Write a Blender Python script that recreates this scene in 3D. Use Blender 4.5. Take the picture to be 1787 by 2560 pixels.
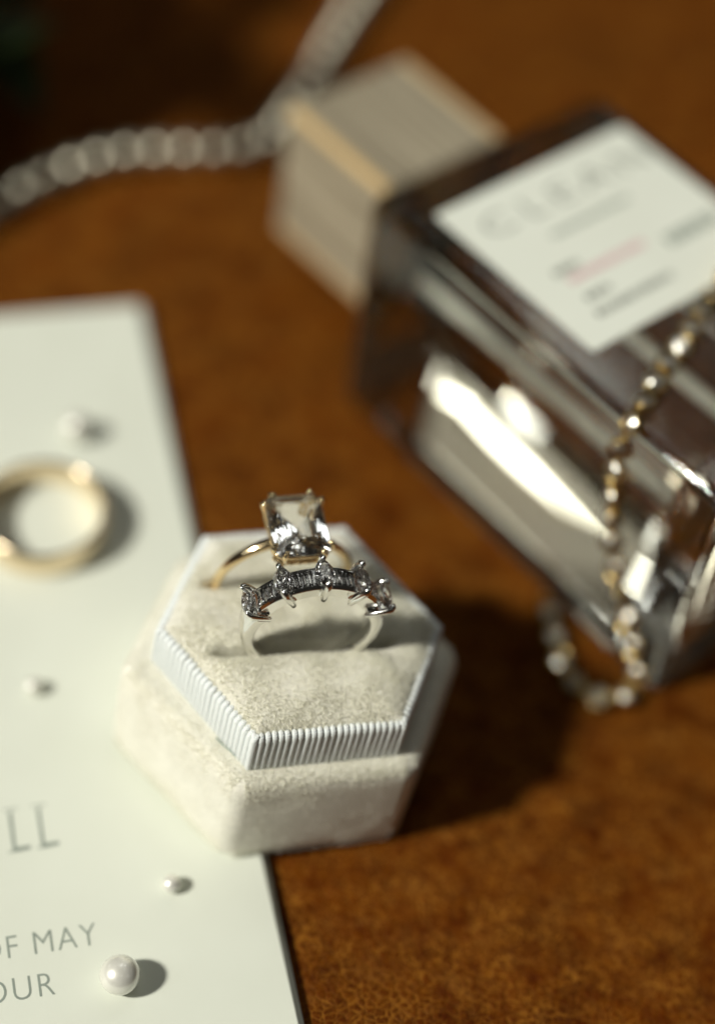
import bpy, bmesh, math, random
import numpy as np
from mathutils import Vector, Matrix, Quaternion

random.seed(7)
rng = np.random.default_rng(7)
R = math.radians
U = 0.01                                   # everything below is authored in centimetres; U turns cm into metres
for o in list(bpy.data.objects):
    bpy.data.objects.remove(o)
scene = bpy.context.scene
col = scene.collection

# ------------------------------------------------------------------ camera
cam_d = bpy.data.cameras.new('camera')
cam = bpy.data.objects.new('camera', cam_d)
col.objects.link(cam)
scene.camera = cam
PITCH, ROLL = R(49.5), R(9.5)
fw = Vector((0, math.cos(PITCH), -math.sin(PITCH)))
up0 = Vector((0, math.sin(PITCH), math.cos(PITCH)))
rt0 = Vector((1, 0, 0))
rt = rt0 * math.cos(ROLL) + up0 * math.sin(ROLL)
up = up0 * math.cos(ROLL) - rt0 * math.sin(ROLL)
m = Matrix((rt, up, -fw)).transposed().to_4x4()
m.translation = Vector((0.4892, -14.3945, 21.9420)) * U
cam.matrix_world = m
cam_d.sensor_fit = 'VERTICAL'
cam_d.sensor_height = 36
cam_d.sensor_width = 24
cam_d.lens = 64.7
cam_d.clip_start = 0.005
cam_d.clip_end = 20
cam_d.dof.use_dof = True
cam_d.dof.focus_distance = 22.85 * U
cam_d.dof.aperture_fstop = 3.8
cam_d.dof.aperture_blades = 9
cam_d.dof.aperture_rotation = R(10)

# ------------------------------------------------------------------ light
world = bpy.data.worlds.new('World')
scene.world = world
world.use_nodes = True
bg = world.node_tree.nodes['Background']
bg.inputs['Color'].default_value = (1.0, 0.95, 0.80, 1)
bg.inputs['Strength'].default_value = 0.014

ELEV, AZ = R(42), R(28)                    # low light raking in from the window side
to_light = Vector((-math.cos(AZ) * math.cos(ELEV), -math.sin(AZ) * math.cos(ELEV), math.sin(ELEV)))
def area_lamp(name, direction, dist, size, power, color, target=(0, 3, 1), shape='DISK'):
    d = bpy.data.lights.new(name, 'AREA')
    d.shape = shape
    d.size = size
    d.energy = power
    d.color = color
    o = bpy.data.objects.new(name, d)
    col.objects.link(o)
    dirn = Vector(direction).normalized()
    o.location = Vector(target) * U + dirn * dist
    o.rotation_euler = dirn.to_track_quat('Z', 'Y').to_euler()
    return o
beam = area_lamp('window_beam', to_light, 1.9, 0.19, 42.5, (1.0, 0.97, 0.85))
area_lamp('window_sky', (-0.80, -0.36, 0.62), 2.0, 0.48, 2.2, (0.95, 0.99, 1.0), shape='SQUARE')
# small unseen lamps added all round: little fill, but every facet and claw finds something bright to mirror
for az_, el_ in ((62, 24), (128, 56), (157, 21), (196, 58), (-62, 62), (-18, 40), (28, 66), (250, 74)):
    area_lamp('sparkle_lamp', (math.cos(R(az_)) * math.cos(R(el_)), math.sin(R(az_)) * math.cos(R(el_)), math.sin(R(el_))), 1.6, 0.10, 0.15, (0.98, 1.0, 0.93), shape='SQUARE')
for az_, el_, sz_, lum_ in ((92, 61, 0.25, 3.6), (63, 51, 0.20, 3.4)):          # two lamps added high on the far side for flashes in the solitaire
    area_lamp('stone_flash_lamp', (math.cos(R(az_)) * math.cos(R(el_)), math.sin(R(az_)) * math.cos(R(el_)), math.sin(R(el_))), 1.6, sz_, lum_ * math.pi * sz_ ** 2, (0.97, 1.0, 0.96), shape='SQUARE')
# the pale far wall as lamp strips, unevenness added to vary its reflection in the glass
for ax_, lum_ in ((-0.36, 0.07), (-0.19, 0.26), (-0.02, 0.11), (0.15, 0.32), (0.32, 0.10)):
    w_ = area_lamp('far_wall_strip', (ax_, 0.70, 0.72), 1.4, 0.20, lum_ * math.pi * 0.20 * 0.8, (1.0, 0.97, 0.84), shape='RECTANGLE')
    w_.data.size_y = 0.8
area_lamp('far_window', (0.045, 0.645, 0.763), 2.0, 0.20, 0.40, (0.98, 1.0, 0.90), target=(2, 5.5, 1), shape='SQUARE')

vs = scene.view_settings
vs.view_transform = 'Standard'
vs.look = 'None'
vs.exposure = 0
vs.gamma = 1
scene.cycles.use_denoising = True
scene.cycles.max_bounces = 16
scene.cycles.transmission_bounces = 14
scene.cycles.glossy_bounces = 6
scene.cycles.diffuse_bounces = 6
scene.cycles.caustics_reflective = True
scene.cycles.caustics_refractive = True
scene.cycles.blur_glossy = 0.6
scene.cycles.sample_clamp_indirect = 20

# ------------------------------------------------------------------ material helpers
def new_mat(name):
    mt = bpy.data.materials.new(name)
    mt.use_nodes = True
    nt = mt.node_tree
    return mt, nt, nt.nodes['Principled BSDF'], nt.nodes['Material Output']
def N(nt, kind, **kw):
    n = nt.nodes.new(kind)
    for k, v in kw.items():
        if k.startswith('i_'):
            n.inputs[k[2:].replace('_', ' ')].default_value = v
        else:
            setattr(n, k, v)
    return n
def cmcoord(nt, scale=(1, 1, 1)):
    tc = N(nt, 'ShaderNodeTexCoord')
    mp = N(nt, 'ShaderNodeMapping')
    mp.inputs['Scale'].default_value = tuple(s / U for s in scale)
    nt.links.new(tc.outputs['Object'], mp.inputs['Vector'])
    return mp.outputs['Vector']
def ramp(nt, fac, stops):
    r = N(nt, 'ShaderNodeValToRGB')
    el = r.color_ramp.elements
    while len(el) < len(stops):
        el.new(0.5)
    for e, (p, c) in zip(el, stops):
        e.position = p
        e.color = (*c, 1) if len(c) == 3 else c
    nt.links.new(fac, r.inputs['Fac'])
    return r.outputs['Color']
def mix(nt, fac, a, b, mode='MIX'):
    n = N(nt, 'ShaderNodeMix', data_type='RGBA', blend_type=mode)
    for s, v in ((n.inputs['Factor'], fac), (n.inputs[6], a), (n.inputs[7], b)):
        if isinstance(v, bpy.types.NodeSocket):
            nt.links.new(v, s)
        else:
            s.default_value = v if not isinstance(v, tuple) or len(v) == 4 else (*v, 1)
    return n.outputs[2]
def noise(nt, vec, scale, detail=4, rough=0.55):
    n = N(nt, 'ShaderNodeTexNoise', i_Scale=scale, i_Detail=detail, i_Roughness=rough)
    nt.links.new(vec, n.inputs['Vector'])
    return n.outputs['Fac']
def bump(nt, height, strength, dist_cm, bs):
    b = N(nt, 'ShaderNodeBump', i_Strength=strength, i_Distance=dist_cm * U)
    nt.links.new(height, b.inputs['Height'])
    nt.links.new(b.outputs['Normal'], bs.inputs['Normal'])

def mat_leather():
    mt, nt, bs, out = new_mat('tan_leather')
    v = cmcoord(nt)
    big = noise(nt, v, 0.22, 3)
    mid = noise(nt, v, 1.1, 5, 0.6)
    fine = noise(nt, v, 9, 3, 0.6)
    warp = N(nt, 'ShaderNodeTexNoise', i_Scale=4.0, i_Detail=3)
    nt.links.new(v, warp.inputs['Vector'])
    wv = N(nt, 'ShaderNodeVectorMath', operation='MULTIPLY_ADD')
    nt.links.new(warp.outputs['Color'], wv.inputs[0])
    wv.inputs[1].default_value = (0.22, 0.22, 0.0)
    nt.links.new(v, wv.inputs[2])
    vor = N(nt, 'ShaderNodeTexVoronoi', feature='DISTANCE_TO_EDGE', i_Scale=9.0)
    nt.links.new(wv.outputs[0], vor.inputs['Vector'])
    vor2 = N(nt, 'ShaderNodeTexVoronoi', feature='DISTANCE_TO_EDGE', i_Scale=27)
    nt.links.new(wv.outputs[0], vor2.inputs['Vector'])
    base = ramp(nt, mid, [(0.28, (0.044, 0.0070, 0.0001)), (0.5, (0.088, 0.0165, 0.0001)), (0.72, (0.135, 0.030, 0.0003))])
    base = mix(nt, 1.0, base, ramp(nt, big, [(0.3, (0.62, 0.56, 0.5)), (0.7, (1.1, 1.1, 1.1))]), 'MULTIPLY')
    crease = ramp(nt, vor.outputs['Distance'], [(0.0, (1, 1, 1)), (0.10, (0, 0, 0))])
    crease2 = ramp(nt, vor2.outputs['Distance'], [(0.0, (0.55, 0.55, 0.55)), (0.12, (0, 0, 0))])
    wearm = ramp(nt, noise(nt, v, 1.7, 5, 0.65), [(0.34, (0, 0, 0)), (0.58, (1, 1, 1))])
    cr = mix(nt, 1.0, crease, crease2, 'ADD')
    crm = mix(nt, 1.0, cr, wearm, 'MULTIPLY')
    crm = mix(nt, 1.0, crm, (0.85, 0.85, 0.85), 'MULTIPLY')
    base = mix(nt, crm, base, (0.30, 0.118, 0.014))
    wear2 = ramp(nt, noise(nt, v, 5.0, 6, 0.75), [(0.50, (0, 0, 0)), (0.70, (0.8, 0.8, 0.8))])
    base = mix(nt, wear2, base, (0.175, 0.052, 0.002))
    patch = ramp(nt, noise(nt, cmcoord(nt, (0.75, 1.5, 1.0)), 2.1, 6, 0.72), [(0.53, (0, 0, 0)), (0.72, (0.60, 0.60, 0.60))])
    base = mix(nt, patch, base, (0.275, 0.112, 0.018))
    dark = ramp(nt, fine, [(0.3, (0.6, 0.55, 0.5)), (0.55, (1, 1, 1))])
    base = mix(nt, 0.7, base, dark, 'MULTIPLY')
    nt.links.new(base, bs.inputs['Base Color'])
    bs.inputs['Roughness'].default_value = 0.62
    bs.inputs['Specular IOR Level'].default_value = 0.06
    h = mix(nt, 0.35, ramp(nt, vor.outputs['Distance'], [(0.0, (0, 0, 0)), (0.16, (1, 1, 1))]), fine)
    bump(nt, h, 0.55, 0.03, bs)
    return mt

def mat_paper(name, colr, rough=0.6, grain=0.25):
    mt, nt, bs, out = new_mat(name)
    v = cmcoord(nt)
    n1 = noise(nt, v, 26, 4, 0.6)
    n2 = noise(nt, v, 0.5, 3)
    c = mix(nt, 1.0, colr, ramp(nt, n2, [(0.3, (0.95, 0.95, 0.94)), (0.7, (1, 1, 1))]), 'MULTIPLY')
    nt.links.new(c, bs.inputs['Base Color'])
    bs.inputs['Roughness'].default_value = rough
    bs.inputs['Specular IOR Level'].default_value = 0.3
    bump(nt, n1, grain, 0.004, bs)
    return mt

def mat_velvet(name, c0, c1):
    mt, nt, bs, out = new_mat(name)
    v = cmcoord(nt)
    c = ramp(nt, noise(nt, v, 3.2, 5, 0.65), [(0.3, c0), (0.7, c1)])
    c = mix(nt, 0.6, c, ramp(nt, noise(nt, v, 30, 2), [(0.3, (0.7, 0.7, 0.7)), (0.7, (1.1, 1.1, 1.1))]), 'MULTIPLY')
    nt.links.new(c, bs.inputs['Base Color'])
    bs.inputs['Roughness'].default_value = 0.7
    bs.inputs['Specular IOR Level'].default_value = 0.25
    bs.inputs['Sheen Weight'].default_value = 0.12
    bs.inputs['Sheen Roughness'].default_value = 0.4
    bs.inputs['Sheen Tint'].default_value = (1, 0.97, 0.88, 1)
    bump(nt, noise(nt, v, 45, 3), 0.6, 0.012, bs)
    return mt

def mat_ribbon():
    mt, nt, bs, out = new_mat('grosgrain_ribbon')
    v = cmcoord(nt)
    w = N(nt, 'ShaderNodeTexWave', wave_type='BANDS', bands_direction='Z', i_Scale=18.0, i_Distortion=0.6)
    nt.links.new(v, w.inputs['Vector'])
    c = ramp(nt, w.outputs['Fac'], [(0.0, (0.68, 0.75, 0.78)), (0.6, (0.85, 0.88, 0.885))])
    nt.links.new(c, bs.inputs['Base Color'])
    bs.inputs['Roughness'].default_value = 0.5
    bs.inputs['Sheen Weight'].default_value = 0.15
    bump(nt, w.outputs['Fac'], 0.5, 0.008, bs)
    return mt

def mat_metal(name, colr, rough, scratch=0.05):
    mt, nt, bs, out = new_mat(name)
    v = cmcoord(nt)
    nz = noise(nt, v, 14, 5, 0.7)
    bs.inputs['Base Color'].default_value = (*colr, 1)
    bs.inputs['Metallic'].default_value = 1
    rr = ramp(nt, nz, [(0.3, (rough * 0.6,) * 3), (0.75, (rough * 1.5,) * 3)])
    nt.links.new(rr, bs.inputs['Roughness'])
    bump(nt, noise(nt, v, 9, 3), scratch, 0.01, bs)
    return mt

def mat_glass(name, colr, ior, rough=0.0):
    mt, nt, bs, out = new_mat(name)
    nt.nodes.remove(bs)
    g = N(nt, 'ShaderNodeBsdfGlass', i_Color=(*colr, 1), i_Roughness=rough, i_IOR=ior)
    nt.links.new(g.outputs[0], out.inputs['Surface'])
    return mt

def mat_diamond(name, tint=(1, 1, 1), ior=1.8):
    return mat_glass(name, tint, ior)

def mat_pile():
    # short silk pile: each fibre scatters, lets some light through and glints a little
    mt, nt, bs, out = new_mat('ivory_velvet_pile')
    v = cmcoord(nt)
    c = ramp(nt, noise(nt, v, 3.2, 5, 0.65), [(0.3, (0.84, 0.83, 0.75)), (0.7, (0.93, 0.925, 0.85))])
    nt.links.new(c, bs.inputs['Base Color'])
    bs.inputs['Roughness'].default_value = 0.42
    bs.inputs['Specular IOR Level'].default_value = 0.35
    tr = N(nt, 'ShaderNodeBsdfTranslucent')
    nt.links.new(c, tr.inputs['Color'])
    mx = N(nt, 'ShaderNodeMixShader')
    mx.inputs[0].default_value = 0.42
    nt.links.new(bs.outputs[0], mx.inputs[1])
    nt.links.new(tr.outputs[0], mx.inputs[2])
    nt.links.new(mx.outputs[0], out.inputs['Surface'])
    return mt

def mat_pearl():
    mt, nt, bs, out = new_mat('pearl_nacre')
    v = cmcoord(nt)
    c = ramp(nt, noise(nt, v, 2.5, 3), [(0.3, (0.74, 0.73, 0.67)), (0.7, (0.84, 0.83, 0.78))])
    nt.links.new(c, bs.inputs['Base Color'])
    bs.inputs['Metallic'].default_value = 0.28
    bs.inputs['Roughness'].default_value = 0.34
    bs.inputs['Coat Weight'].default_value = 1.0
    bs.inputs['Coat IOR'].default_value = 1.7
    bs.inputs['Coat Roughness'].default_value = 0.16
    bs.inputs['Subsurface Weight'].default_value = 0.0
    return mt

def mat_bead():
    mt, nt, bs, out = new_mat('lustrous_grey_bead')
    v = cmcoord(nt)
    c = ramp(nt, noise(nt, v, 2.0, 3), [(0.3, (0.62, 0.59, 0.48)), (0.7, (0.72, 0.68, 0.56))])
    nt.links.new(c, bs.inputs['Base Color'])
    bs.inputs['Metallic'].default_value = 1.0
    bs.inputs['Roughness'].default_value = 0.40
    return mt

def mat_foiled():
    # foil-backed rhinestone: clear glass mixed with its mirrored back
    mt, nt, bs, out = new_mat('foiled_crystal')
    bs.inputs['Base Color'].default_value = (0.95, 0.93, 0.86, 1)
    bs.inputs['Metallic'].default_value = 1.0
    bs.inputs['Roughness'].default_value = 0.30
    g = N(nt, 'ShaderNodeBsdfGlass', i_Color=(1, 0.98, 0.93, 1), i_Roughness=0.0, i_IOR=1.8)
    mx = N(nt, 'ShaderNodeMixShader')
    mx.inputs[0].default_value = 0.45
    nt.links.new(bs.outputs[0], mx.inputs[1])
    nt.links.new(g.outputs[0], mx.inputs[2])
    nt.links.new(mx.outputs[0], out.inputs['Surface'])
    return mt

def mat_wood():
    mt, nt, bs, out = new_mat('pale_grained_wood')
    v = cmcoord(nt, (0.12, 5.0, 5.0))
    n1 = noise(nt, v, 2.2, 5, 0.6)
    c = ramp(nt, n1, [(0.30, (0.10, 0.080, 0.050)), (0.5, (0.31, 0.265, 0.190)), (0.68, (0.45, 0.395, 0.295))])
    nt.links.new(c, bs.inputs['Base Color'])
    bs.inputs['Roughness'].default_value = 0.5
    bump(nt, n1, 0.3, 0.02, bs)
    return mt

def mat_plain(name, colr, rough=0.6, spec=0.4):
    mt, nt, bs, out = new_mat(name)
    v = cmcoord(nt)
    c = mix(nt, 0.5, colr, ramp(nt, noise(nt, v, 6, 4), [(0.3, tuple(x * 0.8 for x in colr)), (0.7, tuple(min(1, x * 1.15) for x in colr))]))
    nt.links.new(c, bs.inputs['Base Color'])
    bs.inputs['Roughness'].default_value = rough
    bs.inputs['Specular IOR Level'].default_value = spec
    return mt

M = dict(
    leather=mat_leather(),
    card=mat_paper('ivory_card', (0.745, 0.775, 0.70)),
    label=mat_paper('label_paper', (0.80, 0.83, 0.765), 0.55, 0.1),
    ink=mat_plain('grey_green_ink', (0.27, 0.31, 0.275), 0.6),
    ink_dark=mat_plain('dark_grey_ink', (0.22, 0.235, 0.21), 0.6),
    ink_pink=mat_plain('pink_ink', (0.66, 0.40, 0.44), 0.6),
    velvet=mat_velvet('ivory_velvet', (0.78, 0.76, 0.67), (0.88, 0.865, 0.78)),
    pile=mat_pile(),
    ribbon=mat_ribbon(),
    silver=mat_metal('white_gold', (0.90, 0.895, 0.875), 0.12, 0.04),
    gold=mat_metal('yellow_gold', (0.93, 0.74, 0.45), 0.12),
    rose=mat_metal('warm_gold', (0.84, 0.70, 0.50), 0.2),
    brass=mat_metal('antique_gold', (0.66, 0.48, 0.19), 0.25, 0.1),
    diamond=mat_diamond('diamond'),
    crystal=mat_foiled(),
    bead=mat_bead(),
    glass=mat_glass('bottle_glass', (0.985, 0.99, 0.98), 1.50),
    liquid=mat_glass('perfume_liquid', (0.985, 0.97, 0.93), 0.925),
    pearl=mat_pearl(),
    wood=mat_wood(),
    trim=mat_plain('pale_oak_edge', (0.62, 0.44, 0.22), 0.45),
    plastic=mat_plain('clear_white_plastic', (0.55, 0.56, 0.52), 0.3),
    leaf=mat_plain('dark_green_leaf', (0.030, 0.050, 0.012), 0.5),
    stem=mat_plain('green_stem', (0.05, 0.06, 0.02), 0.6),
    thread=mat_plain('silk_thread', (0.5, 0.47, 0.40), 0.7),
    black=mat_plain('dark_gap_card', (0.05, 0.045, 0.035), 0.9),
)

# ------------------------------------------------------------------ mesh helpers (centimetres)
def mesh_obj(name, verts, faces, mat, parent=None, smooth=False, loc=None):
    me = bpy.data.meshes.new(name)
    me.from_pydata([tuple(v) for v in verts], [], faces)
    if len(faces) < 5000:
        b_ = bmesh.new()
        b_.from_mesh(me)
        bmesh.ops.recalc_face_normals(b_, faces=b_.faces)
        b_.to_mesh(me)
        b_.free()
    me.update()
    if smooth:
        me.polygons.foreach_set('use_smooth', [True] * len(me.polygons))
    me.materials.append(mat)
    o = bpy.data.objects.new(name, me)
    col.objects.link(o)
    if parent is not None:
        o.parent = parent
    if loc is not None:
        o.location = loc
    return o
def bm_obj(name, bm, mat, parent=None, smooth=False, loc=None):
    bmesh.ops.recalc_face_normals(bm, faces=bm.faces)
    me = bpy.data.meshes.new(name)
    bm.to_mesh(me)
    bm.free()
    if smooth:
        me.polygons.foreach_set('use_smooth', [True] * len(me.polygons))
    me.materials.append(mat)
    o = bpy.data.objects.new(name, me)
    col.objects.link(o)
    if parent is not None:
        o.parent = parent
    if loc is not None:
        o.location = loc
    return o
def empty(name, loc=(0, 0, 0)):
    o = bpy.data.objects.new(name, None)
    o.empty_display_size = 0.01
    o.location = loc
    col.objects.link(o)
    return o
def tag(o, label, cat, group=None, kind=None):
    if label: o['label'] = label
    if cat: o['category'] = cat
    if group: o['group'] = group
    if kind: o['kind'] = kind
    return o
def share(name, src, parent, loc=(0, 0, 0), rot=None, scale=None):
    o = bpy.data.objects.new(name, src.data)
    col.objects.link(o)
    o.parent = parent
    o.location = loc
    if rot is not None:
        o.rotation_mode = 'QUATERNION'
        o.rotation_quaternion = rot
    if scale is not None:
        o.scale = scale
    return o
def loft(loops, closed=True, caps=True):
    """loops: list of equal-length point lists -> verts, faces"""
    n = len(loops[0])
    verts = [p for l in loops for p in l]
    faces = []
    for i in range(len(loops) - 1):
        for j in range(n if closed else n - 1):
            k = (j + 1) % n
            faces.append((i * n + j, i * n + k, (i + 1) * n + k, (i + 1) * n + j))
    if caps and closed:
        faces.append(tuple(range(n - 1, -1, -1)))
        faces.append(tuple((len(loops) - 1) * n + j for j in range(n)))
    return verts, faces
def tube(points, radii, n=10, flat=1.0, flat_dir=None):
    pts = [Vector(p) for p in points]
    loops = []
    ref = Vector(flat_dir) if flat_dir is not None else None
    for i, p in enumerate(pts):
        t = (pts[min(i + 1, len(pts) - 1)] - pts[max(i - 1, 0)]).normalized()
        a = ref if ref is not None else (Vector((0, 0, 1)) if abs(t.z) < 0.9 else Vector((1, 0, 0)))
        s = (a - t * a.dot(t)).normalized()
        b = t.cross(s)
        loops.append([p + (s * math.cos(2 * math.pi * k / n) * flat + b * math.sin(2 * math.pi * k / n)) * radii[i] for k in range(n)])
    return loft(loops)
def box_bm(x0, x1, y0, y1, z0, z1, bev=0.0, seg=2):
    bm = bmesh.new()
    bmesh.ops.create_cube(bm, size=1)
    for v in bm.verts:
        v.co = Vector((x0 if v.co.x < 0 else x1, y0 if v.co.y < 0 else y1, z0 if v.co.z < 0 else z1))
    if bev > 0:
        bmesh.ops.bevel(bm, geom=list(bm.edges), offset=bev, segments=seg, profile=0.5, affect='EDGES')
    return bm
def sphere_mesh(name, r, mat, seg=24, rings=16, squash=1.0):
    bm = bmesh.new()
    bmesh.ops.create_uvsphere(bm, u_segments=seg, v_segments=rings, radius=r)
    for v in bm.verts:
        v.co.z *= squash
    return bm
def text_mesh(body, size, spacing=1.0, width=1.0, extrude=0.0):
    cu = bpy.data.curves.new('txt', 'FONT')
    cu.body = body
    cu.size = size
    cu.space_character = spacing
    cu.extrude = extrude
    cu.offset = -0.012 * size
    cu.resolution_u = 4
    ob = bpy.data.objects.new('txt', cu)
    col.objects.link(ob)
    bpy.context.view_layer.update()
    dg = bpy.context.evaluated_depsgraph_get()
    me = bpy.data.meshes.new_from_object(ob.evaluated_get(dg))
    bpy.data.objects.remove(ob)
    bpy.data.curves.remove(cu)
    for v in me.vertices:
        v.co.x *= width
    me.materials.clear()
    return me
def triangles_mesh(name, tris, mat, parent):
    """tris: (n,3,3) array"""
    n = len(tris)
    me = bpy.data.meshes.new(name)
    me.vertices.add(n * 3)
    me.vertices.foreach_set('co', tris.reshape(-1).astype(np.float32))
    me.loops.add(n * 3)
    me.loops.foreach_set('vertex_index', np.arange(n * 3, dtype=np.int32))
    me.polygons.add(n)
    me.polygons.foreach_set('loop_start', np.arange(0, n * 3, 3, dtype=np.int32))
    me.polygons.foreach_set('loop_total', np.full(n, 3, dtype=np.int32))
    me.update(calc_edges=True)
    me.materials.append(mat)
    o = bpy.data.objects.new(name, me)
    col.objects.link(o)
    o.parent = parent
    return o

# ------------------------------------------------------------------ setting: the leather surface
def leather_surface():
    n = 60
    verts, faces = [], []
    xs = np.linspace(-60, 60, n)
    for y in xs:
        for x in xs:
            verts.append((x, y + 10, 0.0))
    for j in range(n - 1):
        for i in range(n - 1):
            faces.append((j * n + i, j * n + i + 1, (j + 1) * n + i + 1, (j + 1) * n + i))
    o = mesh_obj('leather_tabletop', verts, faces, M['leather'], smooth=True)
    tag(o, 'worn tan leather tabletop with pale creases', 'tabletop', kind='structure')
leather_surface()

# ------------------------------------------------------------------ invitation card
CARD_T = 0.20
cdir = Vector((4.53, -12.22, 0)).normalized()            # along the right edge, towards the camera
cperp = Vector((cdir.y, -cdir.x, 0))                     # to the left across the card
card_tr = Vector((-3.71, 7.93, 0))
def card_xy(a, b, z):                                    # a along the edge, b to the left
    p = card_tr + cdir * a + cperp * b
    return Vector((p.x, p.y, z))
card = empty('invitation_card', (card_tr.x, card_tr.y, 0.002))
card.rotation_euler = (0, 0, math.atan2(-cperp.y, -cperp.x))      # local +x = to the right, +y = away
tag(card, 'thick ivory printed invitation card lying on the leather under the ring box', 'card')
bm = box_bm(-12.7, 0, -17.8, 0, 0.085, CARD_T, 0.02, 2)
bm_obj('card_stock', bm, M['card'], card)
bm = box_bm(-12.65, 0.085, -17.75, 0.03, 0.0, 0.083, 0.015, 2)
bm_obj('backing_card', bm, M['card'], card)
cinv = Matrix.Rotation(-card.rotation_euler.z, 3, 'Z')
def card_local(x, y):
    return cinv @ (Vector((x, y, 0)) - card_tr)
for body, size, sp, wd, (wx, wy), align in (
        ('OF MAY', 0.46, 1.12, 0.84, (-1.86, -3.70), 1),
        ('OUR', 0.46, 1.14, 0.86, (-2.23, -4.46), 1),
        ('LL', 0.92, 1.25, 0.66, (-2.66, -2.40), 1)):
    me = text_mesh(body, size, sp, wd, 0.0015)
    xs = [v.co.x for v in me.vertices]
    p = card_local(wx, wy)
    for v in me.vertices:
        v.co.x += p.x - max(xs)
        v.co.y += p.y
        v.co.z += CARD_T + 0.0025
    me.materials.append(M['ink'])
    o = bpy.data.objects.new('lettering', me)
    col.objects.link(o)
    o.parent = card
    if body == 'LL':                                     # small serifs at the heads and feet of the capitals
        xs2 = sorted(set(round(v.co.x, 3) for v in me.vertices))
        vs_, fs_ = [], []
        x_of = [min(v.co.x for v in me.vertices)]
        mid = (min(xs2) + max(xs2)) / 2
        x_of.append(min(v.co.x for v in me.vertices if v.co.x > mid - 0.02))
        for x0 in x_of:
            for yy in (0.0, 0.645):
                k = len(vs_)
                vs_ += [(x0 - 0.06, p.y + yy, CARD_T + 0.005), (x0 + 0.13, p.y + yy, CARD_T + 0.005),
                        (x0 + 0.13, p.y + yy + 0.018, CARD_T + 0.005), (x0 - 0.06, p.y + yy + 0.018, CARD_T + 0.005)]
                fs_.append((k, k + 1, k + 2, k + 3))
        mesh_obj('serif', vs_, fs_, M['ink'], card)

# ------------------------------------------------------------------ ring box
HEX = [Vector((-0.34, -1.93)), Vector((1.56, -1.23)), Vector((1.88, 0.52))]      # collar outline, counter-clockwise from the front-left corner
HEX = HEX + [-p for p in HEX]
BODYHEX = [Vector((-0.39, -2.21)), Vector((1.83, -1.39)), Vector((2.22, 0.72))]     # outline of the wider body below
BODYHEX = BODYHEX + [-p for p in BODYHEX]
def offset_poly(poly, d):
    n = len(poly)
    out = []
    lines = []
    for i in range(n):
        a, b = poly[i], poly[(i + 1) % n]
        t = (b - a).normalized()
        nn = Vector((t.y, -t.x))
        lines.append((a + nn * d, t))
    for i in range(n):
        p, t = lines[i - 1]
        q, s = lines[i]
        den = t.x * s.y - t.y * s.x
        u = ((q - p).x * s.y - (q - p).y * s.x) / den
        out.append(p + t * u)
    return out
def round_poly(poly, r, seg=6):
    """round every corner with radius r"""
    inner = offset_poly(poly, -r)
    n = len(poly)
    pts = []
    for i in range(n):
        t0 = (poly[i] - poly[i - 1]).normalized()
        t1 = (poly[(i + 1) % n] - poly[i]).normalized()
        a0 = math.atan2(-t0.x, t0.y)
        a1 = math.atan2(-t1.x, t1.y)
        while a1 < a0:
            a1 += 2 * math.pi
        for k in range(seg + 1):
            a = a0 + (a1 - a0) * k / seg
            pts.append(inner[i] + Vector((math.cos(a), math.sin(a))) * r)
    return pts
BODY_H, COL_H, OFF = 1.70, 0.68, 0.24
TILT = R(4.0)
lean = Vector((0.937, 0.348, 0))
tilt_q = Quaternion(Vector((0, 0, 1)).cross(lean).normalized(), TILT)
BASE = Vector((-0.13, 0.00, 0.15))
box = empty('ring_box', BASE)
box.rotation_mode = 'QUATERNION'
box.rotation_quaternion = tilt_q
tag(box, 'open hexagonal ivory velvet ring box with ribbed white ribbon collar', 'ring box')
def hexloop(off, rad, z, seg=6):
    return [(p.x, p.y, z) for p in round_poly(offset_poly(HEX, off), rad, seg)]
def bodyloop(off, rad, z, seg=6):
    return [(p.x, p.y, z) for p in round_poly(offset_poly(BODYHEX, off), rad, seg)]
loops = [bodyloop(-0.12, 0.20, 0.0), bodyloop(-0.04, 0.27, 0.025), bodyloop(0, 0.30, 0.09)]
for k in range(1, 12):
    loops.append(bodyloop(0.016 * math.sin(k * 0.26), 0.30, 0.09 + (BODY_H - 0.28) * k / 11))
for k in range(1, 8):
    a = k / 7 * math.pi / 2
    loops.append(bodyloop(-0.19 * (1 - math.cos(a)), 0.28, BODY_H - 0.19 + 0.19 * math.sin(a)))
loops.append(hexloop(-0.12, 0.05, BODY_H + 0.01))
v_, f_ = loft(loops)
mesh_obj('body', v_, f_, M['velvet'], box, smooth=True)

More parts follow.
